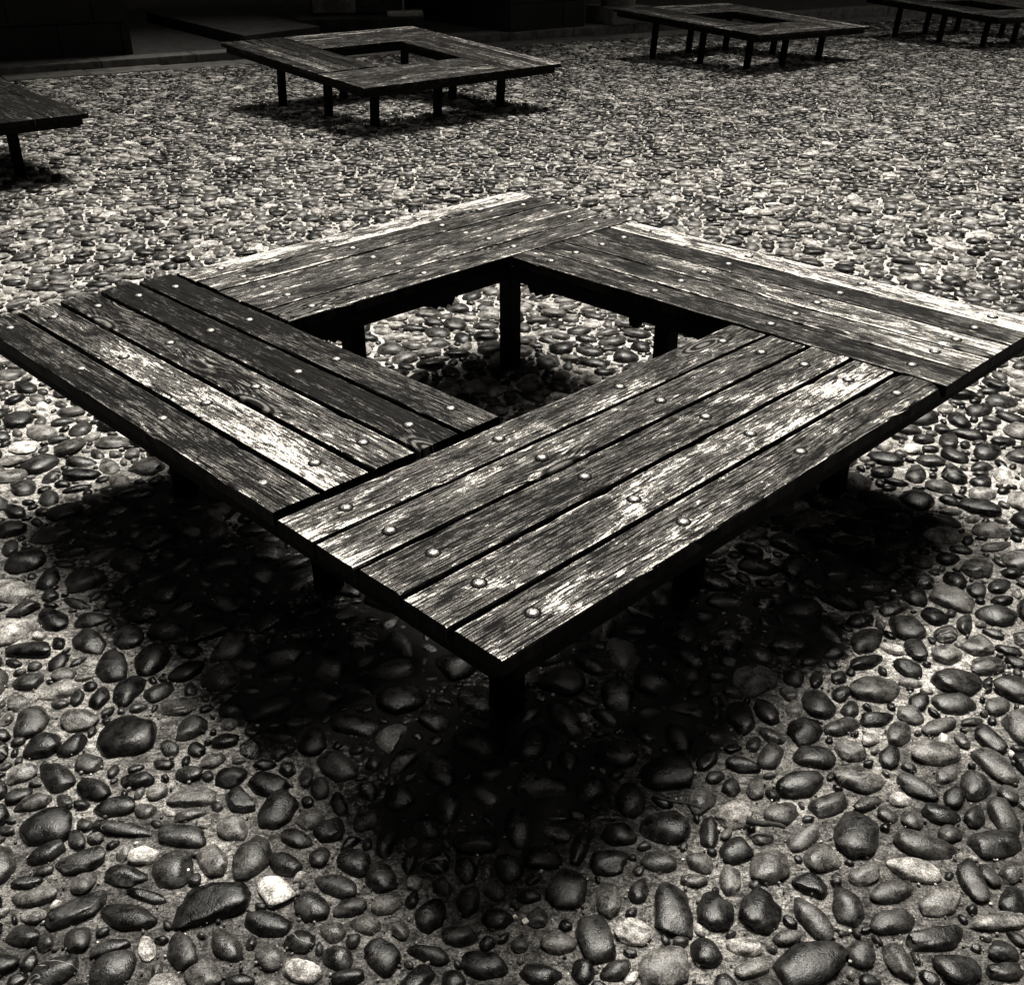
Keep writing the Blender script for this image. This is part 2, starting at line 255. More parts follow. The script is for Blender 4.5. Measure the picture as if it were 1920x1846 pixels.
ground = None
def build_ground():
    global ground
    xs = np.concatenate([[-70, -30, -14], np.arange(-8, -2.41, 0.4), np.arange(-2.4, 2.41, 0.035), np.arange(2.8, 8.1, 0.4), [14, 30, 70]])
    ys = np.concatenate([[-60, -20, -6, -2.5, -1.2], np.arange(-0.6, 3.6, 0.035), np.arange(3.9, 18.1, 0.4), [30, 60, 120]])
    X, Y = np.meshgrid(xs, ys); Z = gz(X, Y)
    fz = np.array([noise.noise((a*9.0, b*9.0, 3.0)) for a, b in zip(X.ravel(), Y.ravel())]).reshape(X.shape)
    fine = np.array([noise.noise((a*26.0, b*26.0, 8.0)) for a, b in zip(X.ravel(), Y.ravel())]).reshape(X.shape)
    d = dirt_shade_at(X, Y)
    Z = Z + fz*0.004 + fine*0.0022 + np.clip(d*1.25 + fz*0.35*d, 0, 1)*0.006
    # mottled mask: dirty strip beside the bench plus shade painted beneath it
    dd = np.clip(d*1.5 + fz*0.7*np.sqrt(d) + fine*0.35*d - 0.15, 0, 1)
    n, m = len(xs), len(ys)
    idx = np.arange(n*m).reshape(m, n)
    faces = np.stack([idx[:-1, :-1], idx[:-1, 1:], idx[1:, 1:], idx[1:, :-1]], -1).reshape(-1, 4)
    me = mesh('ground', np.stack([X.ravel(), Y.ravel(), Z.ravel()], 1).tolist(), faces.tolist(), M_MORTAR, True)
    a = me.attributes.new('dirt_shade', 'FLOAT', 'POINT'); a.data.foreach_set('value', dd.ravel().astype(np.float32))
    lo = np.array([noise.noise((p*1.7, q_*1.7, 4.0)) for p, q_ in zip(X.ravel(), Y.ravel())]).reshape(X.shape)
    dm = np.clip((1.9 - Y)/1.9 + .75*lo + .3*fz, 0, 1)
    a = me.attributes.new('near_shade', 'FLOAT', 'POINT'); a.data.foreach_set('value', dm.ravel().astype(np.float32))  # shade painted in, deepening towards the viewer
    ground = link(bpy.data.objects.new('ground', me)); ground['kind'] = 'structure'
build_ground()

# ------------------------------------------------------------------ pebbles
def unit_stone(sub, seed, cut=None):
    bm = bmesh.new(); bmesh.ops.create_icosphere(bm, subdivisions=sub, radius=1.0)
    off = Vector((seed*3.7, seed*1.9, seed*5.1)); e = 0.80 + 0.2*((seed*0.37) % 1.0)
    pr = random.Random(int(seed*100)); planes = [(Vector((pr.gauss(0, 1), pr.gauss(0, 1), pr.gauss(.35, .5))).normalized(), pr.uniform(.74, .93)) for _ in range(5)]
    for v in bm.verts:
        c = v.co.normalized()
        q = Vector((math.copysign(abs(c.x)**e, c.x), math.copysign(abs(c.y)**e, c.y), math.copysign(abs(c.z)**(e*0.95), c.z)))
        r = 1.0 + 0.34*noise.noise(c*0.95 + off) + 0.15*noise.noise(c*2.2 + off)
        if sub > 2: r += 0.045*noise.noise(c*5.0 + off)
        v.co = Vector((q.x*r, q.y*r, q.z*(0.75 + 0.25*r)))
        for pn, pd in planes:          # worn flats
            ex = v.co.dot(pn) - pd
            if ex > 0: v.co -= pn*ex*0.82
    if cut is not None:
        bmesh.ops.delete(bm, geom=[v for v in bm.verts if v.co.z < cut], context='VERTS')
    # normalise the footprint to one
    lx = max(abs(v.co.x) for v in bm.verts); ly = max(abs(v.co.y) for v in bm.verts)
    for v in bm.verts: v.co.x /= lx; v.co.y /= ly
    return bm

TR = [tuple(float(q) for q in s.split(',')) for s in TRACED.split(';')]
placed = []          # x, y, a, b, theta, tone
for X, Y, a, b, th, t in TR: placed.append((X/1000, Y/1000, a/905, b/895, math.radians(th), t/100 if t > 50 else t*.0085))

def circles(x, y, a, b, th):
    k = max(0.0, a - b)*0.90; c, s = math.cos(th), math.sin(th)
    if k < 0.15*b: return ((x, y, (a+b)/2),)
    return ((x, y, b), (x + c*k, y + s*k, b*0.86), (x - c*k, y - s*k, b*0.86))

def pack(T, tries, fixed, seed, torus=True, box=None, amin=0.0095, gap=0.0004):
    """throws ellipses, big ones first, into a square of side T (wrapping) or a box"""
    rnd = random.Random(seed); H = 0.085; grid = {}; out = []
    def wrap(v): return v % T if torus else v
    def put(cs):
        for c in cs:
            grid.setdefault((int(math.floor(wrap(c[0])/H)), int(math.floor(wrap(c[1])/H))), []).append((wrap(c[0]), wrap(c[1]), c[2]))
    NG = int(round(T/H)) if torus else 0
    HH = T/NG if torus else H
    H = HH
    def free(cs, gap):   # gap between neighbours
        for cx, cy_, r in cs:
            cx, cy_ = wrap(cx), wrap(cy_)
            gx, gy = int(math.floor(cx/H)), int(math.floor(cy_/H))
            for i in (gx-1, gx, gx+1):
                for j in (gy-1, gy, gy+1):
                    for (px, py, pr) in grid.get((i % NG, j % NG) if torus else (i, j), ()):
                        dx = abs(px - cx); dy = abs(py - cy_)
                        if torus: dx = min(dx, T - dx); dy = min(dy, T - dy)
                        if dx*dx + dy*dy < (pr + r + gap)**2: return False
        return True
    for f in fixed: put(circles(*f[:5]))
    sizes = sorted([min(0.060, max(amin, rnd.lognormvariate(math.log(0.0265), 0.45))) for _ in range(tries)], reverse=True)
    x0, x1, y0, y1 = box if box else (0, T, 0, T)
    for a in sizes:
        b = a*rnd.uniform(0.50, 0.92)
        for _ in range(12 if a > .03 else (24 if a > .02 else 40)):
            x, y, th = rnd.uniform(x0, x1), rnd.uniform(y0, y1), rnd.uniform(0, math.pi)
            cs = circles(x, y, a, b, th)
            if free(cs, gap):
                put(cs); out.append((x, y, a, b, th)); break
    return out

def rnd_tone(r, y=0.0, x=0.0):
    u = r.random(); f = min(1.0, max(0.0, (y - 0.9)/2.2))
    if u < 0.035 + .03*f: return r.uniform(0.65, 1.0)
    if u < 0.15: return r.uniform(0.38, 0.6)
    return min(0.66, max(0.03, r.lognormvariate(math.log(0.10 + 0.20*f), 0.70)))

def to_px(x, y, z):
    q = np.stack([x, y, z], -1) - CAM
    d = q @ fwd
    return 960 + F_PX*(q @ rgt)/d, 923 - F_PX*(q @ upv)/d, d

# the near yard: traced stones first, gaps filled by throwing
r0 = random.Random(5)
NEAR = (-2.5, 2.5, -0.75, 3.3)
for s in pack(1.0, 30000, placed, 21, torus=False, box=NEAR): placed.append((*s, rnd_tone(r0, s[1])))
# beyond, a wrapping 4 m patch is laid out again with fresh tones and shapes each time
tile = pack(4.0, 24000, [], 33, amin=0.012, gap=0.0030)
for i in range(-3, 4):
    for j in range(-1, 5):
        for (x, y, a, b, th) in tile:
            X, Y = x + i*4 - 2.0, y + j*4 - 0.8
            if NEAR[0]-0.02 < X < NEAR[1]+0.02 and NEAR[2]-0.02 < Y < NEAR[3]+0.02: continue
            if Y < -0.8: continue
            if (np.array([X, Y]) - KA) @ KN > -0.46: continue
            if abs(X) > 1.4 + 0.62*max(0.0, Y + 1.3) : continue
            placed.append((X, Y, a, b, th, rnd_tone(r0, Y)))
S = np.array(placed)
S[:, 5] *= 1 - 0.78*np.clip(dirt_shade_at(S[:, 0], S[:, 1])*1.3, 0, 1)      # stones dirtied in the strip, darkened as painted shade under the bench
u_, v_, dep = to_px(S[:, 0], S[:, 1], np.zeros(len(S)))
graz = (CAM[2])/np.sqrt((S[:, 0]-CAM[0])**2 + (S[:, 1]-CAM[1])**2 + CAM[2]**2)
inb = (u_ > -10) & (u_ < 1930) & (v_ > -10) & (v_ < 1866)
# stones that the bench top covers do not show
q = (S[:, :2]); bx = np.sqrt(.5)
def over_bench(x, y):
    t = 0.508; k = (CAM[2]-t)/CAM[2]
    px, py = CAM[0] + (x-CAM[0])*k, CAM[1] + (y-CAM[1])*k
    uu = (px + py)*bx/2; vv = (py - px)*bx/2
    ins = (uu > 0) & (uu < 1) & (vv > 0) & (vv < 1)
    hole = (uu > .30) & (uu < .70) & (vv > .30) & (vv < .70)
    return ins & ~hole
size = S[:, 2]*S[:, 3]*graz/dep**2 * inb * (~over_bench(S[:, 0], S[:, 1]))
order = np.argsort(-size); single = set(order[:298].tolist())

VAR = [bm_mesh('pebble', unit_stone(4 if i < 3 else 3, i + 1.3), M_STONE, True) for i in range(18)]
rs = random.Random(3)
def sink(x, y, c):     # stones inside the dirty strip and the painted shade sit deeper
    d = float(dirt_shade_at(np.array([x]), np.array([y]))[0])
    return ground_z(x, y) + c*(0.26 - 0.10*d) - 0.002*d
for i in sorted(single):
    x, y, a, b, th, t = S[i].tolist()
    c = min(0.021, 0.28*b + 0.006)
    o = bpy.data.objects.new('pebble', VAR[rs.randrange(len(VAR))])
    o.location = (x, y, sink(x, y, c)); o.scale = (a*0.97, b*0.97, c)
    o.rotation_euler = (rs.uniform(-.10, .10), rs.uniform(-.10, .10), th + rs.choice((0, math.pi)))
    o['tone'] = float(t); o['seed'] = rs.random()
    link(o, ground)

def dome(seed):
    bm = bmesh.new(); r = random.Random(seed); N = 8; rows = []; f = [1 + r.uniform(-.18, .10) for _ in range(N)]
    for z, rad in ((-.35, .95), (.12, 1.0), (.62, .80)):
        rows.append([bm.verts.new((rad*f[i]*math.cos(i*2*math.pi/N), rad*f[i]*math.sin(i*2*math.pi/N), z)) for i in range(N)])
    t = bm.verts.new((0, 0, .95))
    for k in range(2):
        for i in range(N): bm.faces.new((rows[k][i], rows[k][(i+1) % N], rows[k+1][(i+1) % N], rows[k+1][i]))
    for i in range(N): bm.faces.new((rows[2][i], rows[2][(i+1) % N], t))
    return bm
def build_bed():
    lods = []
    for sub, cut in ((3, -0.25), (2, -0.35), (0, 0)):
        vs_ = []
        for sdn in range(10):
            bm = unit_stone(sub, sdn + 2.7, cut) if sub else dome(sdn); bm.verts.index_update()
            bmesh.ops.triangulate(bm, faces=bm.faces[:])
            V = np.array([v.co[:] for v in bm.verts]); Fc = np.array([[v.index for v in f.verts] for f in bm.faces]); bm.free()
            vs_.append((V, Fc))
        lods.append(vs_)
    rest = np.array([i for i in range(len(S)) if i not in single])
    rg = np.random.default_rng(9)
    lod = np.where(dep[rest] < 2.6, 0, np.where(dep[rest] < 6.0, 1, 2))
    Vs, Fs, Ts, Ss = [], [], [], []; base = 0
    var = rg.integers(0, 10, len(rest)); sdv = rg.random(len(rest)); tl = rg.uniform(-.12, .12, (len(rest), 2))
    dirt_shade_v = dirt_shade_at(S[rest, 0], S[rest, 1])
    for L in range(3):
        for vv in range(10):
            sel = np.where((lod == L) & (var == vv))[0]
            if not len(sel): continue
            V, Fc = lods[L][vv]; R = rest[sel]
            a, b, th = S[R, 2], S[R, 3], S[R, 4]
            c = np.minimum(0.020, 0.28*b + 0.005)
            x = V[None, :, 0]*a[:, None]*0.97; y = V[None, :, 1]*b[:, None]*0.97; z = V[None, :, 2]*c[:, None]
            z = z + x*tl[sel, 0][:, None] + y*tl[sel, 1][:, None]
            co, si = np.cos(th)[:, None], np.sin(th)[:, None]
            X = x*co - y*si + S[R, 0][:, None]; Y = x*si + y*co + S[R, 1][:, None]
            Z = z + (gz(S[R, 0], S[R, 1]) + c*(0.26 - 0.10*dirt_shade_v[sel]) - 0.002*dirt_shade_v[sel])[:, None]
            n = len(sel); m = len(V)
            Vs.append(np.stack([X, Y, Z], -1).reshape(-1, 3))
            Fs.append((Fc[None] + (np.arange(n)*m)[:, None, None] + base).reshape(-1, 3)); base += n*m
            Ts.append(np.repeat(S[R, 5], m)); Ss.append(np.repeat(sdv[sel], m))
    V = np.concatenate(Vs).astype(np.float32); Fc = np.concatenate(Fs).astype(np.int32)
    me = bpy.data.meshes.new('pebble_bed')
    me.vertices.add(len(V)); me.vertices.foreach_set('co', V.ravel())
    me.loops.add(len(Fc)*3); me.loops.foreach_set('vertex_index', Fc.ravel())
    me.polygons.add(len(Fc)); me.polygons.foreach_set('loop_start', np.arange(0, len(Fc)*3, 3, dtype=np.int32))
    me.polygons.foreach_set('use_smooth', np.ones(len(Fc), dtype=bool))
    me.update(calc_edges=True)
    for nm, arr in (('tone', Ts), ('seed', Ss)):
        at = me.attributes.new(nm, 'FLOAT', 'POINT'); at.data.foreach_set('value', np.concatenate(arr).astype(np.float32))
    me.materials.append(M_BED)
    o = link(bpy.data.objects.new('pebble_bed', me), ground); o['kind'] = 'stuff'
    print('stones', len(S), 'bed tris', len(Fc))
build_bed()
def build_grit():
    rg = np.random.default_rng(17); n = 9000
    Y = -0.4 + 2.6*rg.random(n)**1.5; X = rg.uniform(-1, 1, n)*(0.95 + 0.55*(Y + .4))
    bm = dome(4); bmesh.ops.triangulate(bm, faces=bm.faces[:]); bm.verts.index_update()
    V = np.array([v.co[:] for v in bm.verts]); Fc = np.array([[v.index for v in f.verts] for f in bm.faces]); bm.free()
    s = np.minimum(.006, np.exp(rg.normal(math.log(.0021), .45, n)))[:, None]; th = rg.uniform(0, 6.28, n)[:, None]; e = rg.uniform(.5, 1, n)[:, None]
    x = V[None, :, 0]*s; y = V[None, :, 1]*s*e; P = np.stack([X[:, None] + x*np.cos(th) - y*np.sin(th), Y[:, None] + x*np.sin(th) + y*np.cos(th), gz(X, Y)[:, None] + .002 + V[None, :, 2]*s*.8 + rg.uniform(0, .003, n)[:, None]], -1)
    m = len(V); F = (Fc[None] + (np.arange(n)*m)[:, None, None]).reshape(-1, 3)
    me = mesh('grit', P.reshape(-1, 3).tolist(), F.tolist(), M_BED, True)
    for nm, arr in (('tone', np.clip(rg.lognormal(math.log(.38), .5, n), .05, .95)), ('seed', rg.random(n))):
        at = me.attributes.new(nm, 'FLOAT', 'POINT'); at.data.foreach_set('value', np.repeat(arr, m).astype(np.float32))
    o = link(bpy.data.objects.new('grit', me), ground); o['kind'] = 'stuff'
build_grit()

# ------------------------------------------------------------------ terrace, kerb, walls
def slab_poly(name, pts, z0, z1, mat):
    n = len(pts); v = [(p[0], p[1], z0) for p in pts] + [(p[0], p[1], z1) for p in pts]
    f = [tuple(range(n-1, -1, -1)), tuple(range(n, 2*n))] + [(i, (i+1) % n, n+(i+1) % n, n+i) for i in range(n)]
    return mesh(name, v, f, mat)
ter = link(bpy.data.objects.new('terrace', slab_poly('terrace', [kerb_pt(-14, .30), kerb_pt(26, .30), kerb_pt(26, 40), kerb_pt(-14, 40)], -0.6, -0.004, M_PAVE)))
ter['kind'] = 'structure'
KR = random.Random(2)
kerb_me = [box_mesh('kerb_stone', 0.992, 0.295, 0.34, M_KERB, 0.012, 2) for _ in range(3)]
bord_me = [box_mesh('border_slab', 0.788, 0.395, 0.12, M_KERB, 0.006) for _ in range(2)]
ang = math.atan2(KD[1], KD[0])
for i in range(-3, 17):
    o = bpy.data.objects.new('kerb_stone', kerb_me[i % 3]); o.location = kerb_pt(i + .5, .15, -0.17 + KR.uniform(-.004, .004)); o.rotation_euler = (0, KR.uniform(-.003, .003), ang); link(o, ter)
for i in range(-3, 21):
    p = kerb_pt(i*.8 + .4, -.20); o = bpy.data.objects.new('border_slab', bord_me[i % 2])
    o.location = (p[0], p[1], ground_z(p[0], p[1]) - 0.045 + KR.uniform(-.004, .004)); o.rotation_euler = (0, 0, ang); link(o, ter)

def course_wall(name, p0, p1, depth, h, label, cat, mat, ch=0.42, z0=-0.1):
    """a wall of coursed stone with recessed joints, running from p0 to p1 and going back by depth"""
    p0 = np.array(p0[:2], float); p1 = np.array(p1[:2], float); L = np.hypot(*(p1-p0)); a = math.atan2(*(p1-p0)[::-1])
    root = tag(empty(name, (p0[0], p0[1], z0), (0, 0, a)), label, cat)
    me = box_mesh('wall_core', L-.03, depth-.03, h, mat, 0, org=(L/2, depth/2, h/2-.02)); link(bpy.data.objects.new('wall_core', me), root)
    r = random.Random(len(name)+int(L*10)); bm = bmesh.new()
    def blk(x0, x1, y0, y1, za, zb):
        g = bmesh.ops.create_cube(bm, size=1.0)['verts']
        for v in g: v.co = Vector(((x0+x1)/2 + v.co.x*(x1-x0), (y0+y1)/2 + v.co.y*(y1-y0), (za+zb)/2 + v.co.z*(zb-za)))
    n = int(h/ch)
    for j in range(n):
        x = -r.uniform(0, .5)
        while x < L:
            wd = r.uniform(.6, 1.1); xa, xb = max(0, x)+.008, min(L, x+wd)-.008
            if xb - xa > .05: blk(xa, xb, -r.uniform(.0, .02), .10, j*ch+.008, (j+1)*ch-.008)
            x += wd
        y = .12
        while y < min(depth, 3.0) - .1:
            wd = r.uniform(.5, .9)
            for side in (0, 1):
                xo = -r.uniform(0, .015) if side == 0 else L + r.uniform(0, .015)
                blk(min(xo, xo+(.1 if side == 0 else -.1)), max(xo, xo+(.1 if side == 0 else -.1)), y, min(depth, y+wd-.016), j*ch+.008, (j+1)*ch-.008)
            y += wd
    o = link(bpy.data.objects.new('stone_course', bm_mesh('stone_course', bm, mat)), root); o['kind'] = 'stuff'
    return root
course_wall('building', (-9.4, 8.56), (-4.15, 11.15), 6.0, 19.0, 'black shadowed stone building at the left edge, behind the kerb', 'building', M_WALL)
course_wall('boundary_wall', (-0.05, 13.22), (0.93, 13.98), 5.0, 8.5, 'black shadowed stone wall between the ledge block and the grey pillar', 'wall', M_WALL)

def shade_house(name, p0, p1, depth, h, label):  # put in out of view to cut sky light and shade the yard
    """added dark building, out of view, that blocks sky light: wall, windows in recesses with frames, eaves and roof"""
    p0 = np.array(p0, float); p1 = np.array(p1, float); L = float(np.hypot(*(p1-p0))); a = math.atan2(*(p1-p0)[::-1])
    root = tag(empty(name, (p0[0], p0[1], -.35), (0, 0, a)), label, 'building')
    link(bpy.data.objects.new('wall', box_mesh('wall', L, depth, h, M_WALL, 0, org=(L/2, depth/2, h/2))), root)
    link(bpy.data.objects.new('roof', box_mesh('roof', L+.7, depth+.7, .3, M_FOUNT, .03, 1, (L/2, depth/2, h+.16))), root)
    n = max(1, int(L/3.2))
    for f in range(int(h/3.2)):
        for i in range(n):
            wn = link(bpy.data.objects.new('window', box_mesh('window', 1.15, .10, 1.7, M_PILLAR, .01, 1, ((i+.5)*L/n, -.052, 1.9+f*3.1))), root)
            link(bpy.data.objects.new('pane', box_mesh('pane', .95, .03, 1.5, M_FOUNT, 0, 1, ((i+.5)*L/n, -.12, 1.9+f*3.1))), wn)
    return root
shade_house('shade_house', (9.0, -3.6), (-9.0, -3.6), 6.0, 13.0, 'added dark building behind the viewer, out of view, cutting sky light')
shade_house('shade_house', (-9.6, 6.0), (-9.6, -3.2), 5.0, 13.0, 'added dark building along the left side of the yard, out of view, cutting sky light')
shade_house('shade_house', (13.5, -3.2), (13.5, 12.0), 5.0, 13.0, 'added dark building along the right side of the yard, out of view, cutting sky light')

shade_house('shade_house', (-14.0, 17.6), (16.0, 22.4), 6.0, 25.0, 'added dark building across the far side, out of view, shading the far ground')

plat = link(bpy.data.objects.new('stone_platform', slab_poly('stone_platform', [(-3.05, 11.72), (-2.35, 12.7), (-4.25, 15.5), (-5.05, 14.6)], -.05, .12, M_PAVE)))
tag(plat, 'low flat stone platform on the terrace, left of the fountain block', 'platform')

def pillar():
    r_ = tag(empty('stone_pillar', (1.42, 14.45, -0.004), (0, 0, ang)), 'rough grey stone pillar at the end of the black wall', 'pillar')
    link(bpy.data.objects.new('plinth', box_mesh('plinth', .62, .62, .22, M_PILLAR, .02, 2, (0, 0, .11))), r_)
    bm = bmesh.new()
    rr = random.Random(4); N = 14; rings = 24
    vv = []
    for k in range(rings+1):
        z = .22 + k*.14; rad = .235 + .012*math.sin(k*1.7)
        vv.append([bm.verts.new((math.cos(i*2*math.pi/N)*(rad + rr.uniform(-.01, .01)), math.sin(i*2*math.pi/N)*(rad + rr.uniform(-.01, .01)), z)) for i in range(N)])
    for k in range(rings):
        for i in range(N): bm.faces.new((vv[k][i], vv[k][(i+1) % N], vv[k+1][(i+1) % N], vv[k+1][i]))
    link(bpy.data.objects.new('shaft', bm_mesh('shaft', bm, M_PILLAR, True)), r_)
    link(bpy.data.objects.new('capital', box_mesh('capital', .66, .66, .25, M_PILLAR, .03, 2, (0, 0, 3.7))), r_)
pillar()

def fountain():
    r_ = tag(empty('stone_fountain', (-2.0, 13.45, -0.004), (0, 0, 0.10)), 'dark square stone fountain block with a pale wet ledge and thin water thread', 'fountain')
    link(bpy.data.objects.new('base_step', box_mesh('base_step', 1.62, 1.4, .16, M_FOUNT, .015, 2, (.05, .55, .08))), r_)
    link(bpy.data.objects.new('block', box_mesh('block', 1.2, .9, 1.9, M_FOUNT, .02, 2, (0, .75, 1.1))), r_)
    link(bpy.data.objects.new('ledge', box_mesh('ledge', .46, .34, .05, M_PALE, .01, 2, (.62, .16, .185))), r_)
    for j in range(3):
        for i in range(2):
            link(bpy.data.objects.new('facing_stone', box_mesh('facing_stone', .56, .05, .44, M_FOUNT if (i+j) % 2 else M_PILLAR, .012, 1, (-.29+i*.58, .285, .40+j*.46))), r_)
    bm = bmesh.new(); bmesh.ops.create_cone(bm, cap_ends=True, segments=10, radius1=.016, radius2=.009, depth=.9, matrix=Matrix.Translation((.60, .15, .64)))
    link(bpy.data.objects.new('water_thread', bm_mesh('water_thread', bm, M_PALE, True)), r_)
    link(bpy.data.objects.new('spout', box_mesh('spout', .06, .22, .05, M_FOUNT, .008, 1, (.60, .22, 1.11))), r_)
fountain()

# ------------------------------------------------------------------ benches
ST = 2.0                                         # side of the square top
TH = 0.030                                       # plank thickness
W5 = 0.2935*ST; PIT = W5/5
def plank_mesh(length, width, seed, rag):
    """a board lying along +X from 0, centred on Y, top at z=0: rounded, slightly cupped, chipped along the arrises"""
    nx = 46; hw = width/2; e = 0.0035
    prof = [(-hw, -TH), (-hw, -e*1.6), (-hw+e*.45, -e*.45), (-hw+e*1.6, 0), (-hw*.5, 0), (0, 0), (hw*.5, 0), (hw-e*1.6, 0), (hw-e*.45, -e*.45), (hw, -e*1.6), (hw, -TH)]
    np_ = len(prof); V = []; cup = (noise.noise((seed*9.1, 0, 0)))*0.0022
    for i in range(nx+1):
        x = length*i/nx
        for j, (y, z) in enumerate(prof):
            ed = 1.0 if y < 0 else -1.0
            ch = 0.0
            if j in (1, 2, 3, 7, 8, 9):
                nn = noise.noise((x*11.0, seed*5.0 + ed*3, 1.0)) + .6*noise.noise((x*38.0, seed*5.0 + ed*7, 2.0))
                ch = max(0.0, nn - .30)*0.008*rag
            dz = -ch if j in (2, 3, 7, 8) else 0.0
            yy = y + ed*ch*(0.8 if j in (1, 2, 8, 9) else .4)
            bow = 0.0035*noise.noise((x*1.1, seed*3.0, 5.0))
            top = cup*(1 - (y/hw)**2) + 0.0009*noise.noise((x*5, y*60, seed)) if j not in (0, 10) else 0.0
            dx = 0.0
            if i == 0 or i == nx: dx = (0.0035*noise.noise((y*40, seed, 9.0)))
            V.append((x + dx, yy + bow*.25, z + dz + top))
    Fc = []
    for i in range(nx):
        for j in range(np_-1): a = i*np_+j; Fc.append((a, a+1, a+np_+1, a+np_)[::-1])
        a = i*np_; Fc.append((a+np_-1, a, a+np_, a+2*np_-1)[::-1])
    Fc.append(tuple(range(np_))); Fc.append(tuple(range(nx*np_, (nx+1)*np_))[::-1])
    me = mesh('plank', V, Fc, M_WOOD)
    return me
def bolt_mesh():
    bm = bmesh.new(); R = 0.0098; rings = [(1.0, 0.0), (1.0, .12), (.86, .26), (.6, .38), (.3, .44)]; N = 16; vv = []
    for rr, zz in rings: vv.append([bm.verts.new((R*rr*math.cos(i*2*math.pi/N), R*rr*math.sin(i*2*math.pi/N), R*zz)) for i in range(N)])
    rim = [bm.verts.new((R*1.5*math.cos(i*2*math.pi/N), R*1.5*math.sin(i*2*math.pi/N), .0004)) for i in range(N)]
    for i in range(N): bm.faces.new((rim[i], rim[(i+1) % N], vv[0][(i+1) % N], vv[0][i])).material_index = 1      # dark ring around the head
    t = bm.verts.new((0, 0, R*.46))
    for k in range(len(vv)-1):
        for i in range(N): bm.faces.new((vv[k][i], vv[k][(i+1) % N], vv[k+1][(i+1) % N], vv[k+1][i]))
    for i in range(N): bm.faces.new((vv[-1][i], vv[-1][(i+1) % N], t))
    me = bm_mesh('bolt', bm, M_BOLT, True); me.materials.append(M_DARK); return me
BOLT = bolt_mesh()
BOLT_U = (0.058, 0.252, 0.443, 0.645)
# arms in order: near right, right rear, left rear, left; planks from the outer edge inwards: (wear at the outer end, wear at the butted end)
WEAR = [[(.48, .42), (.52, .72), (.34, .56), (.52, .42), (.56, .38)],
        [(.86, .80), (.18, .14), (.74, .30), (.62, .20), (.26, .26)],
        [(.84, .68), (.32, .42), (.46, .44), (.42, .42), (.42, .46)],
        [(.16, .36), (.32, .84), (.24, .54), (-.04, .02), (-.06, .36)]]
GAPS = (0.0115, 0.0050, 0.0050, 0.0125)
BUTT = (0.010, 0.008, 0.010, 0.020)
PLANKS = {}
def zigzag_mesh(w_, h_):
    """splintered bracket: a board with a stepped, toothed lower edge"""
    top = 0.0; pts = [(-w_/2, top), (-w_/2, -h_*.35), (-w_*.36, -h_*.55), (-w_*.30, -h_*.40), (-w_*.12, -h_*.85), (-w_*.02, -h_*.62), (w_*.16, -h_), (w_*.26, -h_*.70), (w_*.38, -h_*.92), (w_/2, -h_*.45), (w_/2, top)]
    n = len(pts); t = .022
    V = [(x, -t/2, z) for x, z in pts] + [(x, t/2, z) for x, z in pts]
    Fc = [tuple(range(n)), tuple(range(2*n-1, n-1, -1))] + [(i, i+n, (i+1) % n+n, (i+1) % n) for i in range(n)]
    return mesh('bracket', V, Fc, M_DARK)

def make_bench(root, legs, detail):
    """local frame: origin at the centre of the top surface; corner N towards -Y"""
    q45 = math.pi/4
    for arm in range(4):
        a = q45 + arm*math.pi/2; ca, sa = math.cos(a), math.sin(a)
        def P(u, v, z=0.0):          # u along the arm, v across it, from the arm's outer corner
            X, Y = u*ST - ST/2, v*ST - ST/2
            return (ca*X - sa*Y, sa*X + ca*Y, z)
        gap = GAPS[arm]; L = 0.7065*ST - BUTT[arm]
        for k in range(5):
            key = (arm, k)
            if key not in PLANKS: PLANKS[key] = plank_mesh(L, PIT - gap, arm*5 + k + 1.0, 1.6 if k in (0,) else 0.8)
            o = bpy.data.objects.new('plank', PLANKS[key])
            rr = random.Random(arm*10 + k)
            o.location = P(0.0005 + rr.uniform(-.0012, .0012), (k + .5)*PIT/ST, rr.uniform(-.0025, .001)); o.rotation_euler = (rr.uniform(-.012, .012), 0, a + rr.uniform(-.0012, .0012))
            w0, w1 = WEAR[arm][k]
            o['seed'] = arm*1.37 + k*.73 + .11; o['wear_start'] = w0*detail[1]; o['wear_end'] = w1*detail[1]
            link(o, root)
            if detail[0]:
                for bu in BOLT_U:
                    bo = bpy.data.objects.new('bolt', BOLT); bo.location = (bu*ST + rr.uniform(-.004, .004), rr.uniform(-.005, .005), 0.0005); bo.rotation_euler = (0, 0, rr.uniform(0, 3)); link(bo, o)
        # outer beam, inner beam, battens under the planks
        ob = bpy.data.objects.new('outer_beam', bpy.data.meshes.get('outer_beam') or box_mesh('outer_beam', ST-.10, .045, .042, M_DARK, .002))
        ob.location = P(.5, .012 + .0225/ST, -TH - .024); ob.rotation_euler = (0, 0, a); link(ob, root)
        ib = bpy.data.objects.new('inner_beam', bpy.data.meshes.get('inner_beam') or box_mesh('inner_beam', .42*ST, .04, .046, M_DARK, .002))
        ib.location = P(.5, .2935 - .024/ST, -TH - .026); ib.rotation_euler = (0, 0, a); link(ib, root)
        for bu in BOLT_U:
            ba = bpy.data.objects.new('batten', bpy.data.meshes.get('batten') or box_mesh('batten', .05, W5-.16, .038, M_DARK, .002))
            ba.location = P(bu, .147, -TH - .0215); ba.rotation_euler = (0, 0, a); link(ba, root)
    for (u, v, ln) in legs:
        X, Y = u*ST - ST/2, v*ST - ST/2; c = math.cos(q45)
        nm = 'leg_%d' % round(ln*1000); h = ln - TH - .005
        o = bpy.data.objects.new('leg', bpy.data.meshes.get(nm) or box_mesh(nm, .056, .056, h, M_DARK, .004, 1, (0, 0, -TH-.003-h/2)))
        o.location = (c*(X - Y), c*(X + Y), 0); o.rotation_euler = (0, 0, q45); link(o, root)

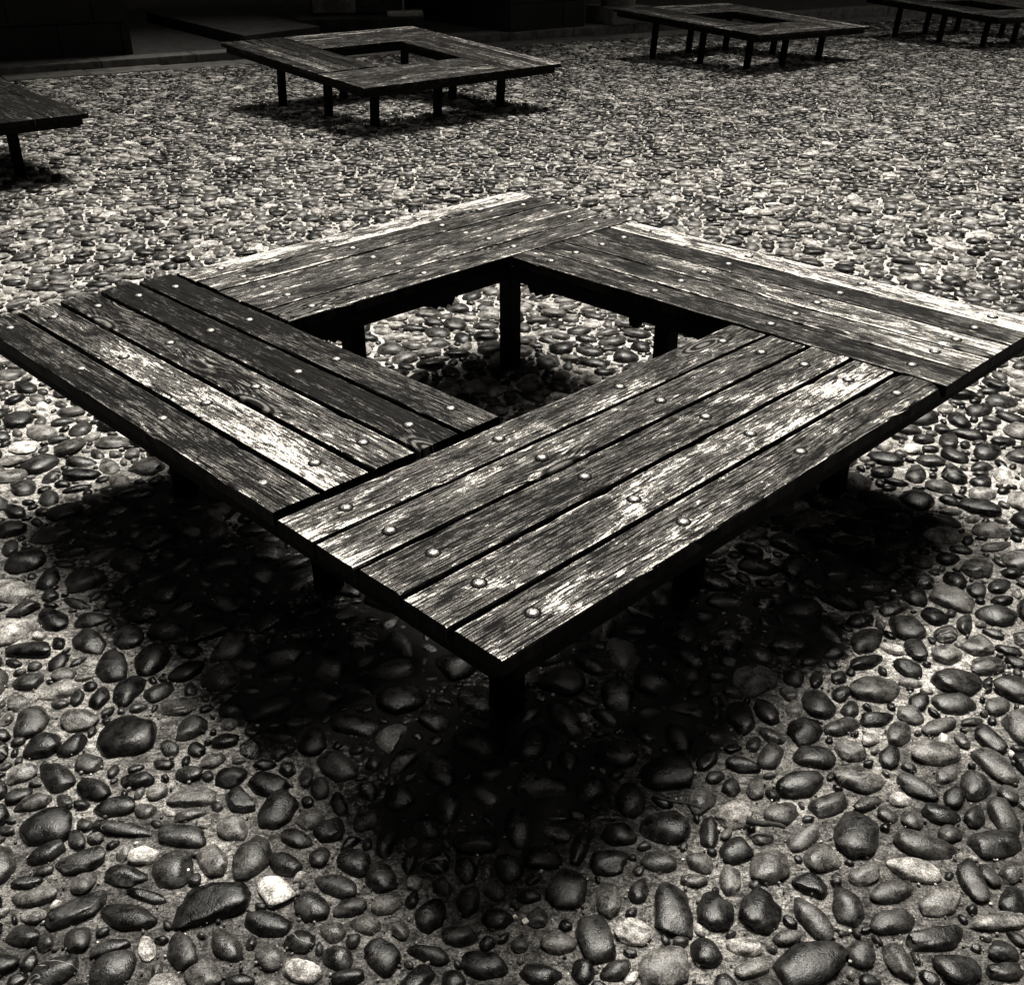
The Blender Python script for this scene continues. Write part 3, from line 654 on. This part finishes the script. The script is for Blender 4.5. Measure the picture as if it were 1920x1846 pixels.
ZT = 0.508
main = tag(empty('square_bench', (0, ST*math.sqrt(.5), ZT)), 'large square plank bench with an open square middle, nearest in front', 'bench', 'square plank benches on the pebble yard')
LEGS8 = ((.17, .17), (.17, .48), (.17, .82), (.48, .17), (.82, .17), (.82, .48), (.48, .82), (.82, .82))
make_bench(main, [(u, v, ZT + .02) for u, v in LEGS8], (True, 1.0))
def bracket(u, v, along_u, w_, h_):
    X, Y = u*ST - ST/2, v*ST - ST/2; c = math.cos(math.pi/4)
    o = bpy.data.objects.new('bracket', zigzag_mesh(w_, h_)); o.location = (c*(X-Y), c*(X+Y), -TH - .048)
    o.rotation_euler = (0, 0, math.pi/4 + (0 if along_u else math.pi/2)); link(o, main)
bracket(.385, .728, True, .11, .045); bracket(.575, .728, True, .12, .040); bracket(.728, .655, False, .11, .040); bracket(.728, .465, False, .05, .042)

def far_bench(loc, yaw, tx, ty, label, wear, lens=None):
    nrm = Vector((-tx, -ty, 1)).normalized(); ax = Vector((math.cos(yaw), math.sin(yaw), 0)); ax = (ax - nrm*ax.dot(nrm)).normalized(); ay = nrm.cross(ax)
    m = Matrix((ax, ay, nrm)).transposed()
    r_ = tag(empty('square_bench', loc, m.to_euler()), label, 'bench', 'square plank benches on the pebble yard')
    legs = []
    for u, v in LEGS8:
        X, Y = (u-.5)*ST, (v-.5)*ST; c = math.sqrt(.5); p = m @ Vector((c*(X-Y), c*(X+Y), 0)) + Vector(loc)
        legs.append((u, v, (p.z - ground_z(p.x, p.y))/nrm.z + .015))
    make_bench(r_, legs, (False, wear))
    return r_
far_bench((-1.004, 8.11, .368), -.036, -.051, .049, 'square plank bench left of centre behind the near bench, before the fountain', .72)
far_bench((2.512, 11.44, .332), -.057, -.058, .026, 'square plank bench at the top, right of the grey pillar, on splayed dark legs', .72)
far_bench((5.928, 13.555, .288), -.19, -.055, .03, 'square plank bench cut off by the top right corner of the view', .6)
far_bench((-3.98, 5.52, .388), -.04, -.03, .02, 'square plank bench cut off by the left edge, only one corner showing', .0)  # pale wear left out to darken this top as if shaded

# ------------------------------------------------------------------ litter
def twig(p, q, r, label):
    p = Vector(p); q = Vector(q); bm = bmesh.new(); n = 7; N = 6; ring = []
    d = (q-p).normalized(); s = d.cross(Vector((0, 0, 1))).normalized(); t = s.cross(d)
    for i in range(n+1):
        f = i/n; c = p.lerp(q, f) + s*(.006*math.sin(f*5)) + Vector((0, 0, .006*math.sin(f*3.1))); rr = r*(1 - .55*f)*(1 + .2*math.sin(i*2.2))
        ring.append([bm.verts.new(c + s*rr*math.cos(k*2*math.pi/N) + t*rr*math.sin(k*2*math.pi/N)) for k in range(N)])
    for i in range(n):
        for k in range(N): bm.faces.new((ring[i][k], ring[i][(k+1) % N], ring[i+1][(k+1) % N], ring[i+1][k]))
    bm.faces.new(ring[0][::-1]); bm.faces.new(ring[-1])
    tag(link(bpy.data.objects.new('twig', bm_mesh('twig', bm, M_TWIG, True))), label, 'twig')
twig((0.274, 0.222, .020), (0.354, 0.180, .024), .0036, 'thin dark curved twig among the pebbles, beside a large dark stone')
twig((0.436, 0.160, .022), (0.498, 0.133, .026), .0075, 'short thick dark stick lying over pebbles at the lower right')
def scrap(x, y, s, label, seed):
    r = random.Random(seed); bm = bmesh.new(); z = ground_z(x, y) + .026
    top = [bm.verts.new((x + s*math.cos(a)*r.uniform(.5, 1.2), y + s*math.sin(a)*r.uniform(.5, 1.2), z + r.uniform(0, .004))) for a in [i*math.pi/3.5 for i in range(7)]]
    low = [bm.verts.new((v.co.x, v.co.y, v.co.z - .004)) for v in top]
    bm.faces.new(top); bm.faces.new(low[::-1])
    for i in range(7): bm.faces.new((top[i], low[i], low[(i+1) % 7], top[(i+1) % 7]))
    tag(link(bpy.data.objects.new('scrap', bm_mesh('scrap', bm, M_SCRAP))), label, 'scrap')
scrap(-1.057, 1.002, .007, 'tiny white scrap on dark pebbles left of the bench', 1)
scrap(0.032, -0.06, .006, 'tiny white scrap at the bottom centre among the pebbles', 2)
scrap(0.927, 0.876, .007, 'tiny white scrap on the dirty strip right of the bench', 3)
